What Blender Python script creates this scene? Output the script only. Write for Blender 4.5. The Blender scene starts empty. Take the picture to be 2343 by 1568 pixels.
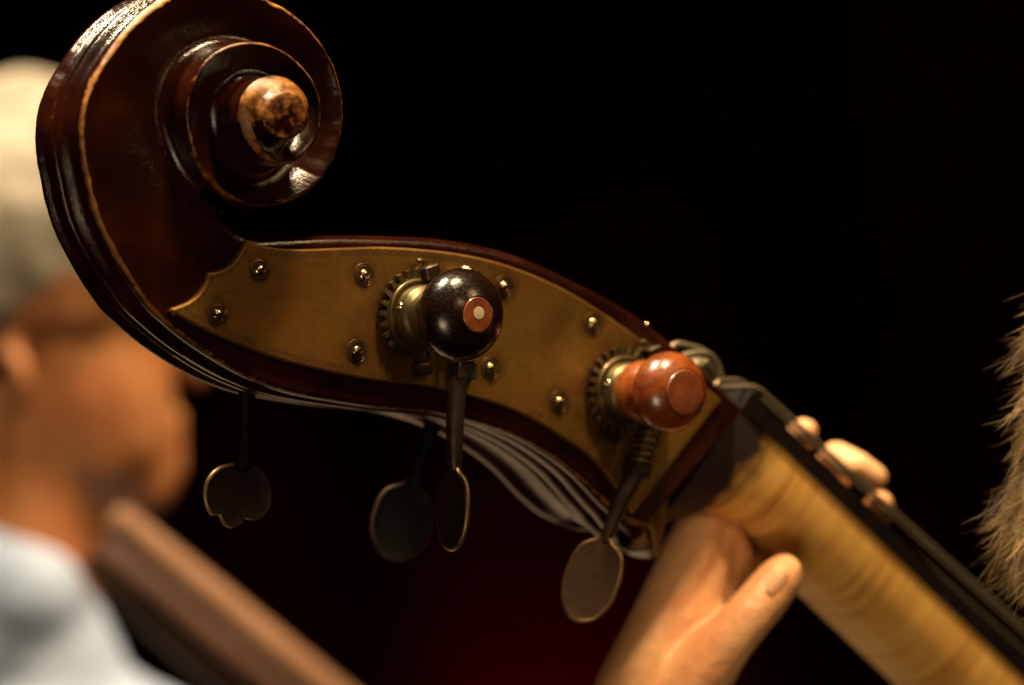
import bpy, bmesh, math, random
import numpy as np
from mathutils import Vector, Matrix

random.seed(7)
R = math.radians
sc = bpy.context.scene

# ------------------------------------------------------------------ camera
S = 0.00018            # metres per photo unit (2342 across) at the focus plane
DIST = 1.25
CX, CY = 1171.0, 784.0
cam_d = bpy.data.cameras.new("camera")
cam = bpy.data.objects.new("camera", cam_d)
sc.collection.objects.link(cam)
cam.location = (0, -DIST, 0)
cam.rotation_euler = (R(90), 0, 0)
cam_d.sensor_width = 36.0
cam_d.lens = 36.0 * (DIST / S) / 2342.0
cam_d.clip_start = 0.05
cam_d.clip_end = 60.0
cam_d.dof.use_dof = True
cam_d.dof.focus_distance = DIST - 0.045
cam_d.dof.aperture_fstop = 4.6
cam_d.dof.aperture_blades = 0
sc.camera = cam

# ------------------------------------------------------------------ world
w = bpy.data.worlds.new("World")
sc.world = w
w.use_nodes = True
w.node_tree.nodes["Background"].inputs[0].default_value = (0.8, 0.55, 0.45, 1)
w.node_tree.nodes["Background"].inputs[1].default_value = 0.0015

# ------------------------------------------------------------------ lamps
def area(name, pos, target, size, energy, col, size_y=None, spread=None):
    d = bpy.data.lights.new(name, 'AREA')
    d.energy = energy
    d.color = col
    d.size = size
    if size_y:
        d.shape = 'RECTANGLE'
        d.size_y = size_y
    if spread:
        d.spread = R(spread)
    o = bpy.data.objects.new(name, d)
    sc.collection.objects.link(o)
    o.location = pos
    o.rotation_euler = (Vector(target) - Vector(pos)).to_track_quat('-Z', 'Y').to_euler()
    o["kind"] = "helper"
    return o

area("stage_lamp", (-0.80, -0.15, 2.35), (0.0, 0.05, 0.0), 0.32, 26, (1.0, 0.82, 0.54), spread=70)
area("stage_lamp_row", (0.38, -0.62, 2.55), (0.05, 0.1, 0.0), 0.35, 21, (1.0, 0.74, 0.40), spread=70)
area("front_fill", (1.5, -2.6, 1.3), (0.05, 0.0, 0.0), 0.5, 0.32, (1.0, 0.64, 0.30), spread=40)  # soft fill added from the front right, not a known fixture
area("low_front_fill", (-0.3, -1.9, -1.0), (0.24, 0.18, -0.16), 1.2, 1.2, (1.0, 0.74, 0.44), spread=28)  # added low fill, spread kept narrow to brighten hand and neck
area("floor_bounce", (-0.70, 1.55, -1.45), (0.0, 0.05, -0.04), 1.5, 1.15, (1.0, 0.62, 0.32), spread=70)
area("plate_sheen_fill", (1.85, -0.85, 1.35), (0.0, 0.0, 0.0), 0.5, 0.50, (1.0, 0.68, 0.32), spread=36)  # fill added so the brass plate catches a sheen
area("back_lamp", (0.50, 0.95, 2.1), (-0.42, 1.35, 0.0), 0.4, 7.5, (1.0, 0.78, 0.50), spread=44)
area("curtain_lamp", (0.1, 4.36, -0.98), (0.1, 4.6, -0.6), 0.4, 2.0, (1.0, 0.30, 0.22), spread=150)

# ------------------------------------------------------------------ render look
sc.view_settings.view_transform = 'Standard'
sc.view_settings.look = 'None'
sc.view_settings.exposure = 0.0
sc.view_settings.gamma = 1.0
sc.view_settings.use_curve_mapping = False
sc.render.engine = 'CYCLES'
sc.cycles.use_denoising = True
sc.cycles.max_bounces = 6
sc.cycles.sample_clamp_indirect = 4.0

# ------------------------------------------------------------------ cheek frame of the instrument
A = R(35)
U = Vector((math.cos(A), math.sin(A), 0))
V = Vector((0, 0, 1))
N = Vector((math.sin(A), -math.cos(A), 0))
O = Vector(((1000 - CX) * S, 0, (CY - 720) * S))
CAM = Vector((0, -DIST, 0))
MC = Matrix(((U.x, V.x, N.x, O.x), (U.y, V.y, N.y, O.y), (U.z, V.z, N.z, O.z), (0, 0, 0, 1)))
MM = 0.001

def ray(px, py):
    return Vector(((px - CX) * S / DIST, 1.0, -(py - CY) * S / DIST))

def PW(px, py, h=0.0):
    """world point on the plane h millimetres in front of the near cheek"""
    d = ray(px, py)
    t = (h * MM - N.dot(CAM - O)) / N.dot(d)
    return CAM + d * t

def PL(px, py, h=0.0):
    X = PW(px, py, h) - O
    return Vector((X.dot(U), X.dot(V), X.dot(N)))

def Q(px, py, y):
    """world point at depth y"""
    return CAM + ray(px, py) * (y + DIST)

# ------------------------------------------------------------------ material helpers
def mat(name):
    m = bpy.data.materials.new(name)
    m.use_nodes = True
    nt = m.node_tree
    return m, nt, nt.nodes["Principled BSDF"]

def nd(nt, t, **kw):
    n = nt.nodes.new(t)
    for k, v in kw.items():
        if k.startswith("i_"):
            key = k[2:]
            key = int(key) if key.isdigit() else key.replace("_", " ")
            n.inputs[key].default_value = v
        else:
            setattr(n, k, v)
    return n

def ln(nt, a, b):
    nt.links.new(a, b)

def ramp(nt, fac, stops):
    r = nt.nodes.new("ShaderNodeValToRGB")
    el = r.color_ramp.elements
    while len(el) < len(stops):
        el.new(0.5)
    for e, (p, c) in zip(el, stops):
        e.position = p
        e.color = (*c, 1) if len(c) == 3 else c
    ln(nt, fac, r.inputs[0])
    return r.outputs[0]

def noise(nt, scale, detail=4, rough=0.55, coords=None, dist=0.0):
    n = nd(nt, "ShaderNodeTexNoise")
    n.inputs["Scale"].default_value = scale
    n.inputs["Detail"].default_value = detail
    n.inputs["Roughness"].default_value = rough
    n.inputs["Distortion"].default_value = dist
    if coords is None:
        coords = nd(nt, "ShaderNodeTexCoord").outputs["Object"]
    ln(nt, coords, n.inputs["Vector"])
    return n.outputs["Fac"]

def mix(nt, f, a, b):
    m = nd(nt, "ShaderNodeMix", data_type='RGBA')
    for s, v in ((m.inputs[0], f), (m.inputs[6], a), (m.inputs[7], b)):
        if hasattr(v, "is_linked"):
            ln(nt, v, s)
        elif isinstance(v, (int, float)):
            s.default_value = v
        else:
            s.default_value = (*v, 1)
    return m.outputs[2]

def mth(nt, op, a, b=None, clamp=False):
    m = nd(nt, "ShaderNodeMath", operation=op, use_clamp=clamp)
    for i, v in enumerate((a, b)):
        if v is None:
            continue
        if hasattr(v, "is_linked"):
            ln(nt, v, m.inputs[i])
        else:
            m.inputs[i].default_value = v
    return m.outputs[0]

def bump(nt, bs, h, strength=0.3, dist=0.0005):
    b = nd(nt, "ShaderNodeBump")
    b.inputs["Strength"].default_value = strength
    b.inputs["Distance"].default_value = dist
    ln(nt, h, b.inputs["Height"])
    ln(nt, b.outputs[0], bs.inputs["Normal"])

M = {}

def make_materials():
    # dark varnished wood with edges worn to bare wood
    m, nt, b = mat("varnished_wood")
    wear = nd(nt, "ShaderNodeAttribute", attribute_name="wear").outputs["Fac"]
    n1 = noise(nt, 260, 5, 0.65)
    n2 = noise(nt, 28, 3, 0.5)
    wv = mth(nt, 'ADD', wear, mth(nt, 'MULTIPLY', mth(nt, 'SUBTRACT', n1, 0.5), 1.1))
    wv = mth(nt, 'ADD', wv, mth(nt, 'MULTIPLY', mth(nt, 'SUBTRACT', n2, 0.5), 0.8))
    wf = ramp(nt, wv, [(0.42, (0, 0, 0)), (0.72, (1, 1, 1))])
    dark = ramp(nt, n2, [(0.3, (0.006, 0.0010, 0.0007)), (0.52, (0.016, 0.0030, 0.0013)), (0.72, (0.036, 0.0072, 0.0024))])
    b1 = ramp(nt, n1, [(0.3, (0.09, 0.026, 0.006)), (0.7, (0.20, 0.070, 0.014))])
    b2 = ramp(nt, n1, [(0.3, (0.17, 0.058, 0.010)), (0.6, (0.31, 0.130, 0.023)), (0.8, (0.38, 0.185, 0.042))])
    bare = mix(nt, ramp(nt, wv, [(0.62, (0, 0, 0)), (0.95, (1, 1, 1))]), b1, b2)
    ln(nt, mix(nt, wf, dark, bare), b.inputs["Base Color"])
    rg = ramp(nt, noise(nt, 120, 6, 0.7), [(0.3, (0.11,) * 3), (0.75, (0.24,) * 3)])
    rg2 = mix(nt, wf, rg, (0.42, 0.42, 0.42))
    ln(nt, rg2, b.inputs["Roughness"])
    b.inputs["Specular IOR Level"].default_value = 0.4
    vo = nd(nt, "ShaderNodeTexVoronoi", feature='DISTANCE_TO_EDGE')
    vo.inputs["Scale"].default_value = 520
    tc = nd(nt, "ShaderNodeTexCoord").outputs["Object"]
    mp = nd(nt, "ShaderNodeVectorMath", operation='MULTIPLY_ADD')
    nv = nd(nt, "ShaderNodeTexNoise")
    nv.inputs["Scale"].default_value = 150
    ln(nt, nv.outputs["Color"], mp.inputs[0])
    mp.inputs[1].default_value = (0.006,) * 3
    ln(nt, tc, mp.inputs[2])
    ln(nt, mp.outputs[0], vo.inputs["Vector"])
    hgt = mth(nt, 'ADD', mth(nt, 'MULTIPLY', ramp(nt, vo.outputs["Distance"], [(0.0, (0, 0, 0)), (0.12, (1, 1, 1))]), 0.35),
              mth(nt, 'MULTIPLY', noise(nt, 55, 4, 0.5), 2.2))
    bump(nt, b, hgt, 0.15, 0.0005)
    M["wood"] = m

    # aged brass sheet
    m, nt, b = mat("aged_brass")
    n1 = noise(nt, 22, 6, 0.68)
    n2 = noise(nt, 420, 3, 0.6)
    c = ramp(nt, n1, [(0.28, (0.13, 0.052, 0.009)), (0.48, (0.22, 0.112, 0.019)), (0.7, (0.31, 0.185, 0.038))])
    # grime gathered round the screws and the gear wheels
    oc = nd(nt, "ShaderNodeTexCoord").outputs["Object"]
    dmin = None
    for (sx, sy, rad) in [(593, 618, 1), (497, 720, 1), (832, 630, 1), (816, 805, 1), (1152, 657, 1), (1121, 843, 1), (1356, 741, 1), (1278, 920, 1), (955, 724, 3.4), (1424, 897, 3.4)]:
        p = PL(sx, sy, 2.4)
        vd = nd(nt, "ShaderNodeVectorMath", operation='DISTANCE')
        ln(nt, oc, vd.inputs[0])
        vd.inputs[1].default_value = (p.x, p.y, p.z)
        dv = mth(nt, 'DIVIDE', vd.outputs["Value"], 0.0085 * rad)
        dmin = dv if dmin is None else mth(nt, 'MINIMUM', dmin, dv)
    gr = mth(nt, 'ADD', dmin, mth(nt, 'MULTIPLY', mth(nt, 'SUBTRACT', noise(nt, 130, 4, 0.6), 0.5), 0.9))
    c = mix(nt, mth(nt, 'MULTIPLY', ramp(nt, gr, [(0.55, (1, 1, 1)), (1.1, (0, 0, 0))]), 0.6), c, (0.06, 0.024, 0.007))
    smear = ramp(nt, noise(nt, 9, 4, 0.6, None, 0.8), [(0.42, (0, 0, 0)), (0.62, (1, 1, 1))])
    c = mix(nt, mth(nt, 'MULTIPLY', smear, 0.45), c, (0.25, 0.085, 0.012))
    dk = ramp(nt, noise(nt, 26, 6, 0.7, None, 0.5), [(0.46, (0, 0, 0)), (0.68, (1, 1, 1))])
    c = mix(nt, mth(nt, 'MULTIPLY', dk, 0.55), c, (0.085, 0.045, 0.011))
    sp = ramp(nt, noise(nt, 150, 2, 0.5), [(0.70, (0, 0, 0)), (0.76, (1, 1, 1))])
    c = mix(nt, mth(nt, 'MULTIPLY', sp, 0.55), c, (0.09, 0.03, 0.008))
    c = mix(nt, mth(nt, 'MULTIPLY', ramp(nt, n2, [(0.35, (1, 1, 1)), (0.6, (0, 0, 0))]), 0.2), c, (0.12, 0.05, 0.012))
    ln(nt, c, b.inputs["Base Color"])
    b.inputs["Metallic"].default_value = 0.72
    mps = nd(nt, "ShaderNodeMapping")
    mps.inputs["Scale"].default_value = (60, 1500, 60)
    mps.inputs["Rotation"].default_value = (0, 0, 0.5)
    ln(nt, nd(nt, "ShaderNodeTexCoord").outputs["Object"], mps.inputs[0])
    scr = noise(nt, 1.0, 2, 0.5, mps.outputs[0])
    ln(nt, ramp(nt, mth(nt, 'ADD', mth(nt, 'MULTIPLY', n1, .8), mth(nt, 'MULTIPLY', scr, .2)), [(0.35, (0.56,) * 3), (0.65, (0.36,) * 3)]), b.inputs["Roughness"])
    bump(nt, b, mth(nt, 'ADD', mth(nt, 'ADD', mth(nt, 'MULTIPLY', n2, .25), mth(nt, 'MULTIPLY', noise(nt, 30, 3), 8.0)), mth(nt, 'MULTIPLY', scr, .5)), 0.2, 0.0002)
    M["brass"] = m

    def metal(key, name, col, rough, metallic=1.0, var=0.5, scale=220):
        m, nt, b = mat(name)
        n1 = noise(nt, scale, 4, 0.6)
        lo = tuple(x * (1 - var) for x in col)
        ln(nt, ramp(nt, n1, [(0.3, lo), (0.65, col)]), b.inputs["Base Color"])
        b.inputs["Metallic"].default_value = metallic
        ln(nt, ramp(nt, n1, [(0.3, (min(1, rough * 1.5),) * 3), (0.7, (rough,) * 3)]), b.inputs["Roughness"])
        bump(nt, b, noise(nt, scale * 4, 3), 0.12, 0.0002)
        if key == "olddark":
            b.inputs["Specular IOR Level"].default_value = 0.12
        M[key] = m
    metal("screw", "polished_screw", (0.80, 0.64, 0.36), 0.20)
    metal("recess", "tarnished_brass_ring", (0.10, 0.052, 0.018), 0.36, 0.8)
    metal("gear", "antique_gear_brass", (0.20, 0.145, 0.07), 0.32, 0.9, 0.65)
    metal("iron", "dark_iron", (0.055, 0.036, 0.022), 0.36, 0.7, 0.6)
    metal("paddle", "brown_bronze", (0.046, 0.021, 0.011), 0.5, 0.75, 0.4)
    metal("rim", "polished_bronze_edge", (0.36, 0.23, 0.11), 0.34, 0.95, 0.6, 120)
    metal("olddark", "blackened_iron", (0.005, 0.0038, 0.0033), 0.5, 0.0, 0.5)
    metal("bronzedark", "dark_red_bronze", (0.018, 0.007, 0.004), 0.5, 0.4, 0.5)
    metal("wire", "wound_steel", (0.24, 0.19, 0.12), 0.42, 0.85, 0.3)

    m, nt, b = mat("engraving_dark")
    n1 = noise(nt, 500, 2)
    ln(nt, ramp(nt, n1, [(0.3, (0.012, 0.004, 0.001)), (0.7, (0.05, 0.018, 0.004))]), b.inputs["Base Color"])
    b.inputs["Roughness"].default_value = 0.6
    M["engrave"] = m

    def turned(key, name, a, c, rough, coat, scratch=True):
        m, nt, b = mat(name)
        n1 = noise(nt, 75, 5, 0.65)
        co = nd(nt, "ShaderNodeTexCoord").outputs["Object"]
        mp = nd(nt, "ShaderNodeMapping")
        mp.inputs["Scale"].default_value = (900, 900, 60)
        ln(nt, co, mp.inputs[0])
        n2 = noise(nt, 1.0, 3, 0.6, mp.outputs[0])
        ln(nt, ramp(nt, n1, [(0.32, a), (0.72, c)]), b.inputs["Base Color"])
        ln(nt, ramp(nt, n2, [(0.35, (rough,) * 3), (0.7, (rough * 2.0,) * 3)]), b.inputs["Roughness"])
        b.inputs["Coat Weight"].default_value = coat
        b.inputs["Coat Roughness"].default_value = 0.10
        bump(nt, b, mth(nt, 'ADD', n2, mth(nt, 'MULTIPLY', n1, 0.8)), 0.14, 0.0004)
        M[key] = m
    turned("blackknob", "blackened_hardwood", (0.0025, 0.001, 0.0007), (0.012, 0.0035, 0.0015), 0.17, 0.1)
    turned("redknob", "orange_varnished_hardwood", (0.06, 0.008, 0.002), (0.27, 0.064, 0.008), 0.22, 0.5)
    turned("redcap", "worn_red_wood", (0.07, 0.010, 0.003), (0.27, 0.065, 0.010), 0.34, 0.3)
    turned("ivory", "old_ivory", (0.42, 0.33, 0.19), (0.62, 0.52, 0.33), 0.4, 0.1)

    # bare flamed maple neck, dark varnish at its root
    m, nt, b = mat("flamed_maple")
    at = nd(nt, "ShaderNodeAttribute", attribute_name="along").outputs["Fac"]
    ac = nd(nt, "ShaderNodeAttribute", attribute_name="across").outputs["Fac"]
    cb = nd(nt, "ShaderNodeCombineXYZ")
    ln(nt, mth(nt, 'MULTIPLY', at, 1.0), cb.inputs[0])
    ln(nt, mth(nt, 'MULTIPLY', ac, 0.045), cb.inputs[1])
    nz = noise(nt, 0.06, 2, 0.5, cb.outputs[0], 0.0)
    n3 = noise(nt, 0.55, 3, 0.6, cb.outputs[0], 0.15)
    base = ramp(nt, mth(nt, 'ADD', mth(nt, 'MULTIPLY', nz, 0.32), mth(nt, 'MULTIPLY', n3, 0.68)),
                [(0.36, (0.33, 0.12, 0.018)), (0.46, (0.59, 0.295, 0.060)), (0.60, (0.72, 0.42, 0.110))])
    blot = noise(nt, 45, 3, 0.5)
    st = mth(nt, 'ADD', at, mth(nt, 'MULTIPLY', mth(nt, 'SUBTRACT', blot, 0.5), 26))
    st = mth(nt, 'ADD', st, mth(nt, 'MULTIPLY', ac, 0.10))
    stain = ramp(nt, mth(nt, 'DIVIDE', st, 60.0), [(0.22, (0, 0, 0)), (0.42, (1, 1, 1))])
    c = mix(nt, stain, (0.012, 0.003, 0.0015), base)
    ln(nt, c, b.inputs["Base Color"])
    b.inputs["Roughness"].default_value = 0.6
    M["maple"] = m

    m, nt, b = mat("ebony")
    n1 = noise(nt, 120, 3)
    ln(nt, ramp(nt, n1, [(0.3, (0.004, 0.003, 0.0028)), (0.7, (0.010, 0.006, 0.005))]), b.inputs["Base Color"])
    b.inputs["Roughness"].default_value = 0.38
    b.inputs["Specular IOR Level"].default_value = 0.25
    M["ebony"] = m

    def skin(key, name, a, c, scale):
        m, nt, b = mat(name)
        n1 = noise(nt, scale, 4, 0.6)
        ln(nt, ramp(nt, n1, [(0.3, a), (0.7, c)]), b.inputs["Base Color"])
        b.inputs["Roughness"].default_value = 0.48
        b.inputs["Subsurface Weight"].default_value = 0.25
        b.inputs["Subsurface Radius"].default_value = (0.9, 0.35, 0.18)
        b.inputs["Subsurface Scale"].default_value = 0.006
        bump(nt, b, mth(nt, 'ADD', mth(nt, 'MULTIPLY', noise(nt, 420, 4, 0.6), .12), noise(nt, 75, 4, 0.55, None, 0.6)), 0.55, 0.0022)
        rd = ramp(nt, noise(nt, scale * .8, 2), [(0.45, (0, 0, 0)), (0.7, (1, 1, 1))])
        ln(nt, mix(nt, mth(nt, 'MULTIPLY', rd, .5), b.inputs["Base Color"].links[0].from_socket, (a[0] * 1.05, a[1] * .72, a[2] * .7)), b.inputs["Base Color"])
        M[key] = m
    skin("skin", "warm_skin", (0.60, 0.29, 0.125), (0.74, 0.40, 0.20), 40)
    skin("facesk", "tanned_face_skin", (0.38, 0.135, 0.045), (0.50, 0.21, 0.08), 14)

    m, nt, b = mat("fingernail")
    b.inputs["Base Color"].default_value = (0.74, 0.40, 0.22, 1)
    b.inputs["Roughness"].default_value = 0.25
    M["nail"] = m

    m, nt, b = mat("grey_blond_hair")
    mp = nd(nt, "ShaderNodeMapping")
    mp.inputs["Scale"].default_value = (22, 22, 60)
    ln(nt, nd(nt, "ShaderNodeTexCoord").outputs["Object"], mp.inputs[0])
    n1 = noise(nt, 1.0, 4, 0.6, mp.outputs[0], 0.4)
    ln(nt, ramp(nt, n1, [(0.3, (0.20, 0.165, 0.12)), (0.7, (0.58, 0.51, 0.41))]), b.inputs["Base Color"])
    b.inputs["Roughness"].default_value = 0.6
    M["hair"] = m

    m, nt, b = mat("pale_blue_shirt")
    n1 = noise(nt, 9, 3, 0.5)
    ln(nt, ramp(nt, n1, [(0.35, (0.22, 0.28, 0.40)), (0.65, (0.38, 0.45, 0.60))]), b.inputs["Base Color"])
    b.inputs["Roughness"].default_value = 0.8
    M["shirt"] = m

    m, nt, b = mat("brown_neck_wood")
    n1 = noise(nt, 18, 3)
    ln(nt, ramp(nt, n1, [(0.3, (0.22, 0.105, 0.055)), (0.7, (0.31, 0.16, 0.09))]), b.inputs["Base Color"])
    b.inputs["Roughness"].default_value = 0.4
    M["brownneck"] = m
    m, nt, b = mat("dark_red_neck_wood")
    n1 = noise(nt, 12, 3)
    ln(nt, ramp(nt, n1, [(0.3, (0.035, 0.010, 0.006)), (0.7, (0.09, 0.035, 0.016))]), b.inputs["Base Color"])
    b.inputs["Roughness"].default_value = 0.5
    M["darkneck"] = m

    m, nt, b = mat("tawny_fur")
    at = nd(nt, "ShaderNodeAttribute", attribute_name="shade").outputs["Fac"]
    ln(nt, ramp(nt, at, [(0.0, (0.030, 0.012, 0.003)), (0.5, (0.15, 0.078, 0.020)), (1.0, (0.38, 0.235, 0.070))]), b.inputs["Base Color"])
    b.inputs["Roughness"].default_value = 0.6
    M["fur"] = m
    m, nt, b = mat("fur_hide")
    n1 = noise(nt, 90, 4)
    ln(nt, ramp(nt, n1, [(0.3, (0.05, 0.025, 0.008)), (0.7, (0.14, 0.08, 0.03))]), b.inputs["Base Color"])
    b.inputs["Roughness"].default_value = 0.9
    M["hide"] = m

    m, nt, b = mat("dark_red_curtain")
    n1 = noise(nt, 0.9, 3)
    ln(nt, ramp(nt, n1, [(0.3, (0.016, 0.0004, 0.0006)), (0.7, (0.032, 0.0007, 0.001))]), b.inputs["Base Color"])
    b.inputs["Roughness"].default_value = 0.9
    b.inputs["Specular IOR Level"].default_value = 0.0
    M["curtain"] = m

make_materials()

# ------------------------------------------------------------------ mesh helpers
class MB:
    def __init__(self):
        self.v = []
        self.f = []
        self.m = []
        self.att = {}

    def vert(self, p):
        self.v.append((p[0], p[1], p[2]))
        return len(self.v) - 1

    def face(self, idx, m=0):
        self.f.append(tuple(idx))
        self.m.append(m)

    def grid(self, rows, m=0, close_u=False, close_v=False, flip=False):
        """rows: list of lists of points"""
        ids = [[self.vert(p) for p in r] for r in rows]
        nr, nc = len(ids), len(ids[0])
        for i in range(nr if close_u else nr - 1):
            for j in range(nc if close_v else nc - 1):
                a, b_ = ids[i][j], ids[i][(j + 1) % nc]
                c, d = ids[(i + 1) % nr][(j + 1) % nc], ids[(i + 1) % nr][j]
                q = (a, d, c, b_) if flip else (a, b_, c, d)
                self.face(q, m)
        return ids

    def build(self, name, mats, parent=None, smooth=40, props=None):
        me = bpy.data.meshes.new(name)
        me.from_pydata(self.v, [], self.f)
        if not isinstance(mats, (list, tuple)):
            mats = [mats]
        for x in mats:
            me.materials.append(M[x])
        me.polygons.foreach_set("material_index", self.m)
        me.polygons.foreach_set("use_smooth", [True] * len(self.f))
        for k, vals in self.att.items():
            a = me.attributes.new(k, 'FLOAT', 'POINT')
            a.data.foreach_set("value", vals)
        bm = bmesh.new()
        bm.from_mesh(me)
        bmesh.ops.recalc_face_normals(bm, faces=bm.faces)
        bm.to_mesh(me)
        bm.free()
        me.set_sharp_from_angle(angle=R(smooth))
        me.update()
        o = bpy.data.objects.new(name, me)
        sc.collection.objects.link(o)
        if parent:
            o.parent = parent
        for k, v in (props or {}).items():
            o[k] = v
        return o

def catmull(pts, n, closed=False):
    """n samples through pts (tuples of any length), uniform per segment"""
    P = np.array(pts, float)
    k = len(P)
    out = []
    seg = k if closed else k - 1
    for t in np.linspace(0, seg, n, endpoint=not closed):
        i = min(int(t), seg - 1)
        f = t - i
        if closed:
            p0, p1, p2, p3 = P[(i - 1) % k], P[i], P[(i + 1) % k], P[(i + 2) % k]
        else:
            p1, p2 = P[i], P[i + 1]
            p0 = P[i - 1] if i > 0 else 2 * p1 - p2
            p3 = P[i + 2] if i + 2 < k else 2 * p2 - p1
        out.append(0.5 * ((2 * p1) + (-p0 + p2) * f + (2 * p0 - 5 * p1 + 4 * p2 - p3) * f * f + (-p0 + 3 * p1 - 3 * p2 + p3) * f ** 3))
    return np.array(out)

def lathe(mb, c, axis, prof, seg=48, m=0, cap_end=True, cap_start=False):
    """prof: (radius, distance along axis) in metres"""
    axis = Vector(axis).normalized()
    x = axis.orthogonal().normalized()
    y = axis.cross(x)
    rows = []
    for r, z in prof:
        rows.append([Vector(c) + axis * z + (x * math.cos(2 * math.pi * k / seg) + y * math.sin(2 * math.pi * k / seg)) * r for k in range(seg)])
    ids = mb.grid(rows, m, close_v=True)
    if cap_end:
        mb.face(ids[-1], m)
    if cap_start:
        mb.face(list(reversed(ids[0])), m)
    return ids

def tube(mb, pts, rad, seg=12, m=0, caps=True):
    """pts: list of Vectors, rad: float or list"""
    n = len(pts)
    rr = rad if isinstance(rad, (list, tuple)) else [rad] * n
    pts = [Vector(p) for p in pts]
    rows = []
    x = None
    for i in range(n):
        t = (pts[min(i + 1, n - 1)] - pts[max(i - 1, 0)]).normalized()
        if x is None:
            x = t.orthogonal().normalized()
        x = (x - t * x.dot(t)).normalized()
        y = t.cross(x)
        rows.append([pts[i] + (x * math.cos(2 * math.pi * k / seg) + y * math.sin(2 * math.pi * k / seg)) * rr[i] for k in range(seg)])
    ids = mb.grid(rows, m, close_v=True)
    if caps:
        mb.face(ids[-1], m)
        mb.face(list(reversed(ids[0])), m)
    return ids

def box(mb, c, ax, ay, az, m=0, bev=0.0):
    """box with half-axis vectors; optional chamfer of all edges along z rim"""
    c, ax, ay, az = Vector(c), Vector(ax), Vector(ay), Vector(az)
    rows = []
    levels = [(-1, 1 - bev), (-1 + bev, 1), (1 - bev, 1), (1, 1 - bev)] if bev else [(-1, 1), (1, 1)]
    for z, s in levels:
        b2 = bev
        ring = []
        for sx, sy in ((-1, -1), (1, -1), (1, 1), (-1, 1)):
            if bev:
                pa = c + ax * sx * s + ay * sy * (s - b2) + az * z
                pb_ = c + ax * sx * (s - b2) + ay * sy * s + az * z
                ring += [pa, pb_] if sx * sy > 0 else [pb_, pa]
            else:
                ring.append(c + ax * sx + ay * sy + az * z)
        rows.append(ring)
    ids = mb.grid(rows, m, close_v=True)
    mb.face(ids[-1], m)
    mb.face(list(reversed(ids[0])), m)

def interp(x, xs, ys):
    return float(np.interp(x, xs, ys))

def empty(name, mw=None, parent=None):
    o = bpy.data.objects.new(name, None)
    o.empty_display_size = 0.02
    sc.collection.objects.link(o)
    if parent:
        o.parent = parent
    if mw is not None:
        o.matrix_world = mw
    return o

def tag(o, label, cat, group=None):
    o["label"] = label
    o["category"] = cat
    if group:
        o["group"] = group
    return o

# ------------------------------------------------------------------ backdrop
mb = MB()
rows = []
for j in range(2):
    row = []
    for i in range(241):
        x = -6 + 12 * i / 240
        row.append((x, 4.6 + 0.035 * math.sin(x * 9 + math.sin(x * 2.3) * 1.4), -3.0 + 7.0 * j))
    rows.append(row)
mb.grid(rows)
mb.build("backdrop", "curtain", props={"kind": "structure"})

# ------------------------------------------------------------------ the double bass
bass = empty("double_bass", MC)
tag(bass, "dark varnished double bass head with carved scroll, brass gear plate and pale maple neck", "double bass")

# mid plane of the head (h in mm as a function of local u)
uA = PL(185, 320).x
uB = PL(1450, 1190).x
def hmid(u):
    return -20.0 + (-35.0 + 20.0) * (u - uA) / (uB - uA)

# --- rim of the scroll, traced turn by turn: x, y, height in mm
RIM = [(425, 773, 0), (385, 740, 0), (348, 706, 0), (310, 655, 0), (262, 578, 0), (224, 500, 0), (201, 412, 0), (187, 332, 0), (190, 249, 0),
       (206, 197, 0), (237, 143, 0), (271, 93, 0), (311, 48, 0), (357, 9, 0), (400, -16, 0.3), (450, -35, .7), (505, -42, 1.2), (560, -28, 1.6), (617, 0, 2),
       (690, 47, 3), (743, 110, 4), (773, 176, 4.5), (786, 259, 5), (775, 332, 6), (742, 402, 7), (690, 446, 8), (623, 469, 9), (550, 462, 10),
       (500, 431, 10.7), (457, 378, 11.8), (434, 312, 13), (427, 249, 14), (440, 190, 15), (467, 145, 15.8), (512, 110, 16.6), (577, 96, 17.5), (640, 112, 18.3), (690, 150, 19.2),
       (725, 200, 20.2), (736, 253, 21), (727, 312, 22), (700, 353, 23.3), (656, 378, 25), (612, 368, 26.5), (578, 330, 27.8), (557, 272, 29),
       (562, 225, 30), (589, 190, 31), (640, 172, 32), (683, 188, 33), (709, 222, 33.8), (713, 262, 34.2), (694, 301, 34.6), (655, 319, 34.8),
       (624, 310, 35), (607, 290, 35.2), (603, 274, 35.3)]
E = PL(655, 262, 31)
th, rr_, hh = [], [], []
prev = None
for (x, y, h) in RIM:
    p = PL(x, y, h)
    a = math.atan2(p.y - E.y, p.x - E.x)
    if prev is not None:
        while a - prev > math.pi:
            a -= 2 * math.pi
        while a - prev < -math.pi:
            a += 2 * math.pi
    prev = a
    th.append(-a)
    rr_.append(math.hypot(p.x - E.x, p.y - E.y))
    hh.append(h * MM)
th = np.array(th); rr_ = np.array(rr_); hh = np.array(hh)
keep = [0]
for i in range(1, len(th)):
    if th[i] > th[keep[-1]] + 0.04:
        keep.append(i)
th, rr_, hh = th[keep], rr_[keep], hh[keep]
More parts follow.
